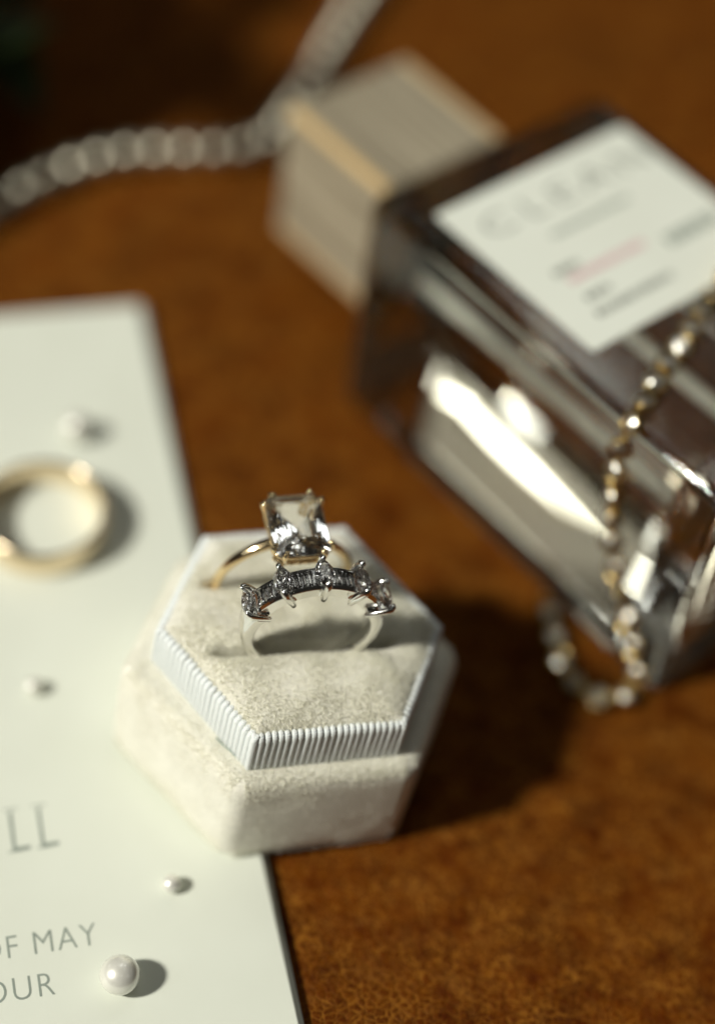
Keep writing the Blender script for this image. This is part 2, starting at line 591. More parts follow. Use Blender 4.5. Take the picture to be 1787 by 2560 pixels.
# ribbon collar: a core with every woven rib standing proud of it
v_, f_ = loft([hexloop(-0.05, 0.03, BODY_H - 0.03), hexloop(-0.05, 0.03, BODY_H + COL_H - 0.04), hexloop(-0.10, 0.03, BODY_H + COL_H - 0.02),
               hexloop(-0.16, 0.03, BODY_H + COL_H - 0.03), hexloop(-0.16, 0.03, BODY_H + COL_H - 0.4)], caps=False)
collar = mesh_obj('ribbon_collar', v_, f_, M['ribbon'], box)
def rib_mesh(pitch):
    # half-round cord running up the outside, over the rim and down inside
    prof = [(-0.035, 0.0), (-0.005, 0.01), (0.0, 0.05), (0.0, COL_H * 0.5), (0.0, COL_H - 0.05), (-0.012, COL_H - 0.015), (-0.045, COL_H + 0.004), (-0.09, COL_H - 0.004),
            (-0.115, COL_H - 0.03), (-0.122, COL_H - 0.12)]
    w = pitch * 0.5
    loops = []
    for i, (d, z) in enumerate(prof):
        d0, z0 = prof[max(i - 1, 0)]
        d1, z1 = prof[min(i + 1, len(prof) - 1)]
        t = Vector((d1 - d0, z1 - z0)).normalized()
        nn = Vector((t.y, -t.x))                          # outward
        lp = []
        for a in (0, 36, 72, 108, 144, 180):
            cx = math.cos(R(a)) * w * 0.98
            h = math.sin(R(a)) ** 0.8 * w * 0.70 if a not in (0, 180) else 0.0
            lp.append((cx, -(d + nn.x * h), z + nn.y * h))
        loops.append(lp)
    return loft(loops, closed=False, caps=False)
n_rib = 21
rib_src = {}
for i in range(6):
    a, b = HEX[i], HEX[(i + 1) % 6]
    L = (b - a).length
    t = (b - a).normalized()
    ang = math.atan2(t.y, t.x)
    cnt = int(round(L / 0.086))
    pitch = L / cnt
    v_, f_ = rib_mesh(pitch)
    src = None
    for k in range(cnt):
        p = a + t * (pitch * (k + 0.5)) - Vector((t.y, -t.x)) * 0.045
        if src is None:
            o = mesh_obj('rib', v_, f_, M['ribbon'], collar, smooth=True)
            src = o
        else:
            o = bpy.data.objects.new('rib', src.data)
            col.objects.link(o)
            o.parent = collar
        o.location = (p.x, p.y, BODY_H)
        o.rotation_euler = (R(random.uniform(-0.3, 0.3)), R(random.uniform(-0.5, 0.7)), ang)

# velvet pad with two finger slots
RA = R(18.5)                                              # direction of both ring planes in the box
ring_x = Vector((math.cos(RA), math.sin(RA)))
ring_n = Vector((-math.sin(RA), math.cos(RA)))
SILVER_C, GOLD_C = Vector((0.07, -0.38)), Vector((-0.385, 0.655))
PAD_Z = BODY_H + COL_H + 0.095
pad_outer = offset_poly(HEX, -0.055)
pad_lines = []
for i in range(6):
    a, b = pad_outer[i], pad_outer[(i + 1) % 6]
    t = (b - a).normalized()
    pad_lines.append((a, Vector((-t.y, t.x))))            # inward normals
PAn = np.array([[n_.x, n_.y] for _, n_ in pad_lines])
PAa = np.array([[a.x, a.y] for a, _ in pad_lines])
def pad_height(x, y):
    x = np.asarray(x, float); y = np.asarray(y, float)
    d = np.min((x[..., None] - PAa[:, 0]) * PAn[:, 0] + (y[..., None] - PAa[:, 1]) * PAn[:, 1], axis=-1)
    d = np.clip(d, 0, None)
    z = PAD_Z + 0.06 * (1 - np.exp(-d / 0.6)) - 0.125 * np.exp(-(d / 0.15) ** 1.2)
    for c, half in ((SILVER_C, 1.12), (GOLD_C, 0.98)):
        s = (x - c.x) * ring_n.x + (y - c.y) * ring_n.y
        t = (x - c.x) * ring_x.x + (y - c.y) * ring_x.y
        ends = 1 / (1 + np.exp((np.abs(t) - half) / 0.05))
        z = z - ends * (0.50 * np.exp(-(np.abs(s) / 0.062) ** 3) + 0.07 * np.exp(-(np.abs(s) / 0.16) ** 1.5))
        z = z + ends * 0.03 * np.exp(-((np.abs(s) - 0.30) / 0.16) ** 2)
    z = z + 0.012 * np.sin(x * 5.1 + 1.3 * np.sin(y * 3)) * np.sin(y * 4.3 + x)
    return z
poly = np.array([[p.x, p.y] for p in round_poly(pad_outer, 0.10, 8)])
# densify outline
dense = []
for i in range(len(poly)):
    a, b = poly[i], poly[(i + 1) % len(poly)]
    L = np.linalg.norm(b - a)
    k = max(1, int(L / 0.03))
    for j in range(k):
        dense.append(a + (b - a) * j / k)
dense = np.array(dense)
nr = 110
verts = [(0, 0, float(pad_height(0.0, 0.0)))]
faces = []
nd_ = len(dense)
for r_i in range(1, nr + 1):
    pts = dense * (r_i / nr) ** 0.9
    zz = pad_height(pts[:, 0], pts[:, 1])
    verts += list(zip(pts[:, 0], pts[:, 1], zz))
verts += list(zip(dense[:, 0], dense[:, 1], np.full(nd_, PAD_Z - 0.5)))
for j in range(nd_):
    faces.append((0, 1 + j, 1 + (j + 1) % nd_))
for r_i in range(nr):
    for j in range(nd_):
        k = (j + 1) % nd_
        faces.append((1 + r_i * nd_ + j, 1 + (r_i + 1) * nd_ + j, 1 + (r_i + 1) * nd_ + k, 1 + r_i * nd_ + k))
pad = mesh_obj('velvet_pad', verts, faces, M['velvet'], box, smooth=True)

def fibres(base, normal, lay, length, width, cell=0.024):
    # pile in small tufts: every fibre of a tuft leans the same way
    n = len(base)
    jit = base + rng.normal(0, 0.005, base.shape)
    ix = np.floor(jit / cell).astype(np.int64)
    key = (ix[:, 0] * 73856093) ^ (ix[:, 1] * 19349663) ^ (ix[:, 2] * 83492791)
    tid = np.mod(key, 20011)
    table = np.random.default_rng(31).normal(0, 0.34, (20011, 3))
    tlen = np.random.default_rng(32).uniform(0.65, 1.25, 20011)
    d = normal * rng.uniform(0.5, 1.0, (n, 1)) + lay + table[tid] + rng.normal(0, 0.16, (n, 3))
    d /= np.linalg.norm(d, axis=1, keepdims=True)
    side = np.cross(d, rng.normal(0, 1, (n, 3)))
    side /= np.linalg.norm(side, axis=1, keepdims=True)
    L = (length * rng.uniform(0.6, 1.15, n) * tlen[tid])[:, None]
    w = (width * rng.uniform(0.6, 1.3, n))[:, None]
    b = base - normal * 0.012
    return np.stack([b - side * w, b + side * w, b + d * L], axis=1)
def smooth_field(x, y, seed):
    r = np.random.default_rng(seed)
    out = np.zeros_like(x)
    for k in range(7):
        a = r.uniform(0, 6.28); f = r.uniform(2, 9); ph = r.uniform(0, 6.28)
        out += np.sin((x * math.cos(a) + y * math.sin(a)) * f + ph) / (1 + 0.15 * f)
    return out
# pile on the pad
nf = 230000
xy = rng.uniform(-1.9, 1.9, (int(nf * 1.8), 2))
dd = np.min((xy[:, 0, None] - PAa[:, 0]) * PAn[:, 0] + (xy[:, 1, None] - PAa[:, 1]) * PAn[:, 1], axis=1)
for c_, hf_ in ((SILVER_C, 1.08), (GOLD_C, 0.94)):                    # no pile down in the slots
    s_ = (xy[:, 0] - c_.x) * ring_n.x + (xy[:, 1] - c_.y) * ring_n.y
    t_ = (xy[:, 0] - c_.x) * ring_x.x + (xy[:, 1] - c_.y) * ring_x.y
    dd = np.where((np.abs(s_) < 0.05) & (np.abs(t_) < hf_), -1, dd)
xy = xy[dd > 0.005][:nf]
z = pad_height(xy[:, 0], xy[:, 1])
e = 0.004
gx = (pad_height(xy[:, 0] + e, xy[:, 1]) - z) / e
gy = (pad_height(xy[:, 0], xy[:, 1] + e) - z) / e
nrm = np.stack([-gx, -gy, np.ones_like(gx)], 1)
nrm /= np.linalg.norm(nrm, axis=1, keepdims=True)
lay = np.stack([0.30 + 0.60 * smooth_field(xy[:, 0], xy[:, 1], 1), -0.40 + 0.60 * smooth_field(xy[:, 0], xy[:, 1], 2), np.zeros(len(xy))], 1)
tri = fibres(np.column_stack([xy, z]), nrm, lay, 0.055, 0.0030)
pl = triangles_mesh('velvet_pile', tri, M['pile'], pad)
pl['kind'] = 'stuff'
# pile on the outside of the body
outer = BODYHEX
tl = []
for i in range(6):
    a, b = outer[i], outer[(i + 1) % 6]
    t = (b - a).normalized()
    L = (b - a).length
    n3 = np.array([t.y, -t.x, 0.0])
    cnt = 34000 if i in (0, 5) else 12000
    u = rng.uniform(0.10, L - 0.10, cnt)
    zz = rng.uniform(0.02, BODY_H - 0.03, cnt)
    base = np.column_stack([a.x + t.x * u, a.y + t.y * u, zz]) - n3 * (0.19 - np.sqrt(np.clip(0.19 ** 2 - np.clip(zz - (BODY_H - 0.19), 0, 0.19) ** 2, 0, 1)))[:, None]
    s = smooth_field(u + 7 * i, zz, 5 + i)
    lay = np.stack([t.x * 0.8 * s, t.y * 0.8 * s, -0.5 + 0.8 * smooth_field(u * 1.3, zz, 11 + i)], 1)
    nn = np.tile(n3, (cnt, 1))
    nn[:, 2] += np.clip(zz - (BODY_H - 0.15), 0, 1) * 8
    nn /= np.linalg.norm(nn, axis=1, keepdims=True)
    tl.append(fibres(base, nn, lay, 0.05, 0.0034))
    # the ledge round the foot of the collar
    cnt = 9000 if i in (0, 5) else 4000
    u = rng.uniform(0.10, L - 0.10, cnt)
    w = rng.uniform(0.02, OFF + (0.06 if i in (0, 3) else 0.14), cnt)
    base = np.column_stack([a.x + t.x * u, a.y + t.y * u, np.full(cnt, BODY_H)]) - n3 * w[:, None]
    base[:, 2] -= 0.19 - np.sqrt(np.clip(0.19 ** 2 - np.clip(0.19 - w, 0, 0.19) ** 2, 0, 1))
    nn = np.tile(np.array([0, 0, 1.0]), (cnt, 1))
    lay = np.tile(n3 * 0.5, (cnt, 1))
    tl.append(fibres(base, nn, lay, 0.05, 0.0034))
pl = triangles_mesh('velvet_pile', np.concatenate(tl), M['pile'], box)
pl['kind'] = 'stuff'
# one loose thread end at the foot of the collar
v_, f_ = tube([(-0.80, -1.52, BODY_H + 0.03), (-0.70, -1.62, BODY_H + 0.05), (-0.58, -1.70, BODY_H + 0.06), (-0.50, -1.76, BODY_H + 0.03)], [0.006, 0.006, 0.006, 0.004], 6)
mesh_obj('loose_thread', v_, f_, mat_plain('teal_thread', (0.05, 0.16, 0.15)), box)

# ------------------------------------------------------------------ cut stones
def gem(loops, top_cap=True, bottom='point'):
    """loops: list of rings of equal count, alternately turned by half a step: triangular facets all round"""
    n = len(loops[0])
    verts = [p for l in loops for p in l]
    faces = []
    for i in range(len(loops) - 1):
        for j in range(n):
            a, b = i * n + j, i * n + (j + 1) % n
            c, d = (i + 1) * n + j, (i + 1) * n + (j + 1) % n
            faces += [(a, c, b), (b, c, d)]
    faces.append(tuple(range(n)))
    last = (len(loops) - 1) * n
    cx = sum((Vector(p) for p in loops[-1]), Vector()) / n
    verts.append((cx.x, cx.y, cx.z - (0.02 if bottom == 'point' else 0)))
    for j in range(n):
        faces.append((last + (j + 1) % n, last + j, len(verts) - 1))
    return verts, faces
def marquise_pts(lx, ly, n, z, half=False):
    pts = []
    for k in range(n):
        a = 2 * math.pi * (k + (0.5 if half else 0)) / n
        c, s = math.cos(a), math.sin(a)
        # pointed along y
        w = lx * (1 - abs(s) ** 1.9) ** 0.75 * (1 if c > 0 else -1) if abs(c) > 1e-6 else 0
        pts.append((w, ly * s, z))
    return pts
def make_marquise():
    n = 16
    L = [marquise_pts(0.068, 0.130, n, 0.062), marquise_pts(0.106, 0.190, n, 0.036, True), marquise_pts(0.136, 0.242, n, 0.004),
         marquise_pts(0.136, 0.242, n, -0.006), marquise_pts(0.085, 0.145, n, -0.065, True), marquise_pts(0.012, 0.03, n, -0.115)]
    return gem(L)
def cut_rect(lx, ly, c, z, sub=2, half=False):
    corners = [(lx, ly - c), (lx - c, ly), (-lx + c, ly), (-lx, ly - c), (-lx, -ly + c), (-lx + c, -ly), (lx - c, -ly), (lx, -ly + c)]
    pts = []
    for i in range(8):
        a, b = Vector(corners[i]), Vector(corners[(i + 1) % 8])
        for k in range(sub):
            p = a.lerp(b, (k + (0.5 if half else 0)) / sub)
            pts.append((p.x, p.y, z))
    return pts
def make_radiant(lx, ly):
    c = 0.16 * lx * 2 / 2 + 0.02
    rows = [(0.54, 0.56, 0.115), (0.70, 0.72, 0.092), (0.86, 0.87, 0.060), (0.96, 0.965, 0.026), (1, 1, 0.006), (1, 1, -0.010), (0.86, 0.88, -0.085), (0.66, 0.70, -0.165), (0.44, 0.50, -0.235), (0.24, 0.32, -0.290), (0.06, 0.16, -0.325)]
    L = [cut_rect(lx * a, ly * b, c * (0.35 + 0.65 * a), z, 3, k % 2 == 1 and k not in (5,)) for k, (a, b, z) in enumerate(rows)]
    return gem(L)
def make_baguette(hx, hy):
    def rc(x, y, z): return [(x, y, z), (-x, y, z), (-x, -y, z), (x, -y, z)]
    loops = [rc(hx * 0.62, hy * 0.86, 0.026), rc(hx, hy, 0.004), rc(hx, hy, -0.006), rc(hx * 0.55, hy * 0.8, -0.05), rc(hx * 0.06, hy * 0.6, -0.085)]
    v, f = loft(loops, caps=True)
    return v, f
def make_round(r):
    n = 12
    def ring(rr, z, half=False):
        return [(rr * math.cos(2 * math.pi * (k + (.5 if half else 0)) / n), rr * math.sin(2 * math.pi * (k + (.5 if half else 0)) / n), z) for k in range(n)]
    return gem([ring(r * .58, r * .36), ring(r * .82, r * .2, True), ring(r, 0.03 * r), ring(r, -.04 * r), ring(r * .5, -.5 * r, True), ring(r * .05, -.8 * r)])

# ------------------------------------------------------------------ ring frame: plane x-z, finger axis y, phi from the top towards +x
def pol(phi, r, y):
    return Vector((r * math.sin(phi), y, r * math.cos(phi)))
def ring_root(name, c, zc, extra=0.0):
    base = BASE + tilt_q @ Vector((c.x, c.y, zc))
    o = empty(name, base)
    o.rotation_mode = 'QUATERNION'
    o.rotation_quaternion = tilt_q @ Quaternion((0, 0, 1), RA + extra)
    return o
def rad_quat(phi):                                        # local z -> radial, local x -> tangent
    return Quaternion((0, 1, 0), phi)

# white-gold band
sr = ring_root('diamond_band', SILVER_C, 3.0)
sr.scale = (0.945, 0.945, 0.945)
tag(sr, 'white gold band set with marquise and baguette diamonds standing in the front slot', 'ring')
PH0 = R(1.0)
phis = [PH0 + R(30) * k for k in (-2, -1, 0, 1, 2)]
# shank
loops = []
a0, a1 = phis[-1] + R(4), phis[0] - R(4) + 2 * math.pi
for k in range(73):
    a = a0 + (a1 - a0) * k / 72
    f = abs((a - (a0 + a1) / 2) / ((a1 - a0) / 2))        # 0 at the bottom, 1 at the shoulders
    hw = 0.115 + 0.085 * f ** 2.2
    ro = 0.955 + 0.05 * f ** 4
    ri = 0.835 - 0.075 * f ** 3
    sec = [(-hw, ri + 0.02), (-hw * 0.9, ri), (0, ri - 0.004), (hw * 0.9, ri), (hw, ri + 0.02), (hw, ro - 0.05), (hw * 0.82, ro - 0.012), (hw * 0.4, ro), (0, ro + 0.003), (-hw * 0.4, ro), (-hw * 0.82, ro - 0.012), (-hw, ro - 0.05)]
    loops.append([pol(a, r, y) for y, r in sec])
v_, f_ = loft(loops)
mesh_obj('shank', v_, f_, M['silver'], sr, smooth=True)
# channel segments and baguettes
bag_src = None
for s in range(4):
    mid = (phis[s] + phis[s + 1]) / 2
    half = R(12.2)
    sec = [(-0.105, 0.742), (-0.118, 0.750), (-0.178, 0.965), (-0.176, 0.974), (-0.152, 1.012), (-0.138, 1.014), (-0.122, 1.0), (-0.120, 0.93),
           (0.120, 0.93), (0.122, 1.0), (0.138, 1.014), (0.152, 1.012), (0.176, 0.974), (0.178, 0.965), (0.118, 0.750), (0.105, 0.742)]
    loops = []
    for k in range(7):
        a = mid - half + 2 * half * k / 6
        loops.append([pol(a, r, y) for y, r in sec])
    v_, f_ = loft(loops)
    mesh_obj('channel_setting', v_, f_, M['silver'], sr, smooth=False)
    for k in range(5):
        a = mid + R(3.95) * (k - 2)
        p = pol(a, 1.0, 0)
        if bag_src is None:
            v_, f_ = make_baguette(0.033, 0.118)
            bag_src = mesh_obj('baguette_diamond', v_, f_, M['diamond'], sr)
            o = bag_src
        else:
            o = share('baguette_diamond', bag_src, sr)
        o.location = p
        o.rotation_mode = 'QUATERNION'
        o.rotation_quaternion = rad_quat(a) @ Quaternion((1, 0, 0), R(random.uniform(-2, 2)))
mq_src = None
prong_src = {}
for a in phis:
    if mq_src is None:
        v_, f_ = make_marquise()
        mq_src = mesh_obj('marquise_diamond', v_, f_, M['diamond'], sr)
        o = mq_src
    else:
        o = share('marquise_diamond', mq_src, sr)
    o.location = pol(a, 1.085, 0)
    o.rotation_mode = 'QUATERNION'
    o.rotation_quaternion = rad_quat(a)
    for sgn in (-1, 1):
        if sgn not in prong_src:
            pts = [(0, sgn * 0.165, 0.148), (0, sgn * 0.182, 0.150), (0, sgn * 0.212, 0.140), (0, sgn * 0.240, 0.105), (0, sgn * 0.243, 0.06), (0, sgn * 0.236, 0.0), (0, sgn * 0.218, -0.08), (0, sgn * 0.188, -0.235), (0, sgn * 0.180, -0.27)]
            v_, f_ = tube(pts, [0.014, 0.034, 0.047, 0.050, 0.046, 0.046, 0.045, 0.041, 0.016], 12, flat_dir=(1, 0, 0))
            prong_src[sgn] = mesh_obj('prong', v_, f_, M['silver'], sr, smooth=True)
            o = prong_src[sgn]
        else:
            o = share('prong', prong_src[sgn], sr)
        o.location = pol(a, 1.0, 0)
        o.rotation_mode = 'QUATERNION'
        o.rotation_quaternion = rad_quat(a)
    # shoulders of the seat either side of each bar
    key = 'seat'
    if key not in prong_src:
        bmx = box_bm(-0.065, 0.065, -0.165, 0.165, -0.21, -0.055, 0.015, 1)
        prong_src[key] = bm_obj('stone_seat', bmx, M['silver'], sr)
        o = prong_src[key]
    else:
        o = share('stone_seat', prong_src[key], sr)
    o.location = pol(a, 1.0, 0)
    o.rotation_mode = 'QUATERNION'
    o.rotation_quaternion = rad_quat(a)

# yellow-gold solitaire
gr = ring_root('solitaire_ring', GOLD_C, 2.49, R(2))
gr.rotation_quaternion = gr.rotation_quaternion @ Quaternion((1, 0, 0), R(5))
tag(gr, 'thin yellow gold ring with one large rectangular diamond in the rear slot', 'ring')
loops = []
n_s = 96
a0, a1 = R(17), R(343)
for k in range(n_s + 1):
    a = a0 + (a1 - a0) * k / n_s
    f = abs((a - math.pi) / (math.pi - R(17)))
    hw = 0.068 + 0.02 * f ** 6
    rm = 0.90 + 0.03 * f ** 8
    loops.append([pol(a, rm + 0.065 * math.cos(2 * math.pi * j / 12), hw * math.sin(2 * math.pi * j / 12)) for j in range(12)])
v_, f_ = loft(loops)
mesh_obj('shank', v_, f_, M['gold'], gr, smooth=True)
SX, SY, SZ = 0.375, 0.47, 1.25
v_, f_ = make_radiant(SX, SY)
mesh_obj('radiant_diamond', v_, f_, M['diamond'], gr, loc=(0, 0, SZ))
def frame_loop(hx, hy, z, rr, name, mat):
    pts = cut_rect(hx, hy, 0.07, z, 2)
    nn = len(pts)
    loops = []
    for i in range(nn):
        p0, p, p1 = Vector(pts[i - 1]), Vector(pts[i]), Vector(pts[(i + 1) % nn])
        t = (p1 - p0).normalized()
        s = Vector((t.y, -t.x, 0))
        loops.append([p + s * rr * math.cos(2 * math.pi * k / 8) + Vector((0, 0, 1)) * rr * math.sin(2 * math.pi * k / 8) for k in range(8)])
    loops.append(loops[0])
    v, f = loft(loops, caps=False)
    mesh_obj(name, v, f, mat, gr, smooth=True)
frame_loop(SX * 0.93, SY * 0.93, SZ - 0.075, 0.026, 'gallery_rail', M['gold'])
frame_loop(SX * 0.80, SY * 0.80, SZ - 0.265, 0.042, 'hidden_halo', M['gold'])
halo = [o for o in gr.children if o.name.startswith('hidden_halo')][0]
psrc = None
pts = cut_rect(SX * 0.80 + 0.035, SY * 0.80 + 0.035, 0.09, SZ - 0.262, 4)
for i, p in enumerate(pts):
    if psrc is None:
        v_, f_ = make_round(0.032)
        psrc = mesh_obj('pave_diamond', v_, f_, M['diamond'], halo)
        o = psrc
    else:
        o = bpy.data.objects.new('pave_diamond', psrc.data)
        col.objects.link(o)
        o.parent = halo
    o.location = p
    o.rotation_mode = 'QUATERNION'
    o.rotation_quaternion = Vector((p[0] / SX, p[1] / SY, 0)).to_track_quat('Z', 'Y')
for sx in (-1, 1):
    for sy in (-1, 1):
        for (cx, cy) in ((SX + 0.012, SY - 0.115), (SX - 0.115, SY + 0.012)):
            tx, ty = sx * cx, sy * cy
            inx, iny = sx * (cx - 0.05), sy * (cy - 0.05)
            pts = [(inx, iny, SZ + 0.058), (sx * (cx - 0.02), sy * (cy - 0.02), SZ + 0.062), (tx, ty, SZ + 0.035), (tx, ty, SZ - 0.02), (tx * 0.93, ty * 0.94, SZ - 0.10), (tx * 0.80, ty * 0.82, SZ - 0.27), (tx * 0.45, ty * 0.45, SZ - 0.40)]
            v_, f_ = tube(pts, [0.018, 0.036, 0.040, 0.034, 0.030, 0.030, 0.03], 10)
            mesh_obj('claw', v_, f_, M['gold'], gr, smooth=True)

# ------------------------------------------------------------------ wide gold wedding band lying on the card
TOP = CARD_T + 0.002
prof = [(0.875, 0.03), (0.868, 0.08), (0.865, 0.25), (0.868, 0.42), (0.875, 0.46), (0.895, 0.48), (0.93, 0.48), (0.955, 0.46), (0.97, 0.40), (0.976, 0.25), (0.97, 0.09), (0.955, 0.025), (0.93, 0.0), (0.895, 0.0)]
loops = []
for k in range(97):
    a = 2 * math.pi * k / 96
    loops.append([(r * math.cos(a), r * math.sin(a), z) for r, z in prof])
v_, f_ = loft(loops, caps=False)
wb = mesh_obj('wedding_band', v_, f_, M['rose'], smooth=True, loc=(-4.13, 2.84, TOP + 0.002))
tag(wb, 'plain wide gold wedding band lying flat on the ivory card', 'ring')

# ------------------------------------------------------------------ loose pearls on the card
for name, x, y, r, sq, lab in (
        ('loose_pearl', -4.05, 4.76, 0.22, 1.0, 'loose white pearl on the card just beyond the wide gold band'),
        ('loose_pearl', -3.57, -0.07, 0.125, 0.95, 'small white pearl between the wide gold band and the double capital letters'),
        ('loose_pearl', -1.10, -2.74, 0.125, 0.9, 'tiny white pearl near the card edge, just in front of the ring box'),
        ('loose_pearl', -1.48, -4.17, 0.255, 0.92, 'largest loose pearl, beside the printed words on the card')):
    bmx = sphere_mesh(name, r, M['pearl'], 32, 24, sq)
    o = bm_obj(name, bmx, M['pearl'], smooth=True, loc=(x, y, TOP + r * sq + 0.001))
    tag(o, lab, 'pearl', 'loose pearls scattered on the card')

# ------------------------------------------------------------------ perfume bottle lying on its side
BD = Vector((0.7291, -0.6844, 0))                         # from cap towards base
BN = Vector((-0.6844, -0.7291, 0))                        # towards the camera
NC, BW, BH = -7.225, 4.75, 4.30
AL0, AL1 = -4.95, 2.62
borg = BD * AL1 + BN * NC
bottle = empty('perfume_bottle', (borg.x, borg.y, 0.004))
bottle.rotation_euler = (0, 0, math.atan2(-BN.y, -BN.x) - math.pi / 2)    # local x = base->... see below
# local frame: X = BD (towards the base), Y = -BN (away from the camera), Z = up, origin at the centre of the base end on the table
bottle.rotation_euler = (0, 0, math.atan2(BD.y, BD.x))
tag(bottle, 'clear glass perfume bottle lying on its side with white label and pale cap', 'perfume bottle')
def rrect(hy, hz, r, seg, x, zc):
    pts = []
    for (cy, cz, a0) in ((hy - r, hz - r, 0), (-hy + r, hz - r, 90), (-hy + r, -hz + r, 180), (hy - r, -hz + r, 270)):
        for k in range(seg + 1):
            a = R(a0 + 90 * k / seg)
            pts.append((x, cy + r * math.cos(a), zc + cz + r * math.sin(a)))
    return pts
def bottle_shell(x_base, x_sh, hy, hz, zc, rc, r_base, dome, r_sh, neck, name, mat, parent):
    """x_base: base end, x_sh: where the straight walls end; dome: how far the shoulder bulges towards the neck"""
    loops = []
    for k in range(7):                                    # rounded base edge
        a = R(90 * k / 6)
        ins = r_base * (1 - math.sin(a))
        loops.append(rrect(hy - ins, hz - ins, max(rc - ins * 0.6, 0.05), 8, x_base - r_base * (1 - math.cos(math.pi / 2 - a)) if False else x_base - r_base + r_base * math.cos(a), zc))
    for k in range(1, 7):
        loops.append(rrect(hy, hz, rc, 8, x_base - r_base + (x_sh - x_base + r_base) * k / 6, zc))
    for k in range(1, 9):                                 # shoulder turn
        a = R(90 * k / 8)
        ins = r_sh * (1 - math.cos(a))
        loops.append(rrect(hy - ins, hz - ins, max(rc - ins * 0.5, 0.06), 8, x_sh - r_sh * math.sin(a), zc))
    for k in range(1, 6):                                 # domed top towards the neck
        f = k / 5
        hy2 = (hy - r_sh) * (1 - f) + neck * f
        hz2 = (hz - r_sh) * (1 - f) + neck * f
        loops.append(rrect(hy2, hz2, min(0.1 + 0.9 * f, min(hy2, hz2) * 0.98), 8, x_sh - r_sh - dome * (1 - (1 - f) ** 2.0), zc))
    v, f_ = loft(loops)
    return mesh_obj(name, v, f_, mat, parent, smooth=True)
BL = AL1 - AL0
glass = bottle_shell(0.0, -(BL - 0.55), BW / 2, BH / 2, BH / 2, 0.20, 0.22, 0.30, 0.42, 0.75, 'glass_body', M['glass'], bottle)
cav = bottle_shell(-0.92, -(BL - 0.70), BW / 2 - 0.30, BH / 2 - 0.30, BH / 2, 0.32, 0.30, 0.22, 0.34, 0.5, 'perfume', M['liquid'], bottle)
v_, f_ = tube([(-1.3, 0.1, BH / 2 - 0.1), (-3.0, 0.03, BH / 2 - 0.03), (-5.0, 0, BH / 2), (-(BL - 0.5), 0, BH / 2)], [0.13] * 4, 12)
mesh_obj('dip_tube', v_, f_, M['plastic'], bottle, smooth=True)
# collar and cap
CX0, CX1 = -5.38 - AL1, -7.85 - AL1
v_, f_ = tube([(-BL + 0.05, 0, BH / 2), (-BL - 0.35, 0, BH / 2), (CX0 - 0.02, 0, BH / 2)], [0.80, 0.80, 0.80], 28)
mesh_obj('neck_ring', v_, f_, M['brass'], bottle, smooth=True)
cap = empty('cap', ((CX0 + CX1) / 2, -0.10, BH / 2))
cap.parent = bottle
CHW, CHH, CL = 1.25, 1.29, (CX0 - CX1) / 2
cap.rotation_euler = (0, 0, 0)
bmx = box_bm(-CL, CL, -CHW, CHW, -CHH, CHH, 0.09, 3)
bm_obj('wood_block', bmx, M['wood'], cap)
# pale edge strips along the near long edges of the block
for (y, z) in ((-CHW, CHH), (-CHW, -CHH), (CHW, CHH)):
    sy = -1 if y < 0 else 1
    sz = 1 if z > 0 else -1
    bmx = box_bm(-CL + 0.02, CL - 0.02, y - sy * 0.14 - 0.09, y - sy * 0.14 + 0.09, z - sz * 0.135 - 0.09, z - sz * 0.135 + 0.09, 0.05, 2)
    for v in bmx.verts:
        v.co.y += sy * 0.056
        v.co.z += sz * 0.052
    bm_obj('edge_strip', bmx, M['trim'], cap)
# label
LZ = BH + 0.004
def lab_local(al, nd):
    return (al - AL1, NC - nd)
x0, yA = lab_local(-3.84, -5.38)
x1, yB = lab_local(-0.47, -9.30)
lab_pts = [(p.x, p.y) for p in round_poly([Vector((x0, yA)), Vector((x1, yA)), Vector((x1, yB)), Vector((x0, yB))], 0.07, 5)]
v_, f_ = loft([[(x, y, LZ) for x, y in lab_pts], [(x, y, LZ + 0.012) for x, y in lab_pts]])
label = mesh_obj('label', v_, f_, M['label'], bottle)
def on_label(body, size, sp, wd, al, nd_near, nd_far, mat, z=LZ + 0.016):
    me = text_mesh(body, size, sp, wd)
    xs = [v.co.x for v in me.vertices]
    w0 = max(xs) - min(xs)
    s = (nd_near - nd_far) / w0
    bx, by = lab_local(al, nd_near)
    mn = min(xs)
    for v in me.vertices:
        tx, ty = (v.co.x - mn) * s, v.co.y
        v.co = Vector((bx - ty, by + tx, z))
    me.materials.append(mat)
    me.flip_normals() if me.polygons and me.polygons[0].normal.z < 0 else None
    o = bpy.data.objects.new('lettering', me)
    col.objects.link(o)
    o.parent = label
on_label('CLEAN', 0.62, 1.35, 1, -2.98, -5.80, -9.10, M['ink_dark'])
def print_bar(al, n0, n1, th, mat):
    """a line of small print too fine to read: broken dashes"""
    vs_, fs_ = [], []
    nd = n0
    while nd > n1:
        ln = random.uniform(0.05, 0.12)
        a0_, b0_ = lab_local(al - th / 2, nd)
        a1_, b1_ = lab_local(al + th / 2, max(nd - ln, n1))
        k = len(vs_)
        vs_ += [(a0_, b0_, LZ + 0.016), (a1_, b0_, LZ + 0.016), (a1_, b1_, LZ + 0.016), (a0_, b1_, LZ + 0.016)]
        fs_.append((k, k + 1, k + 2, k + 3))
        nd -= ln + 0.035
    mesh_obj('small_print', vs_, fs_, mat, label)
print_bar(-2.55, -6.55, -8.15, 0.10, M['ink'])
print_bar(-1.92, -6.00, -6.50, 0.13, M['ink_dark'])
print_bar(-1.70, -6.10, -7.65, 0.15, M['ink_pink'])
print_bar(-1.30, -6.05, -6.55, 0.13, M['ink_dark'])
print_bar(-0.98, -5.95, -7.50, 0.13, M['ink_dark'])
print_bar(-1.52, -7.95, -9.05, 0.24, M['ink'])

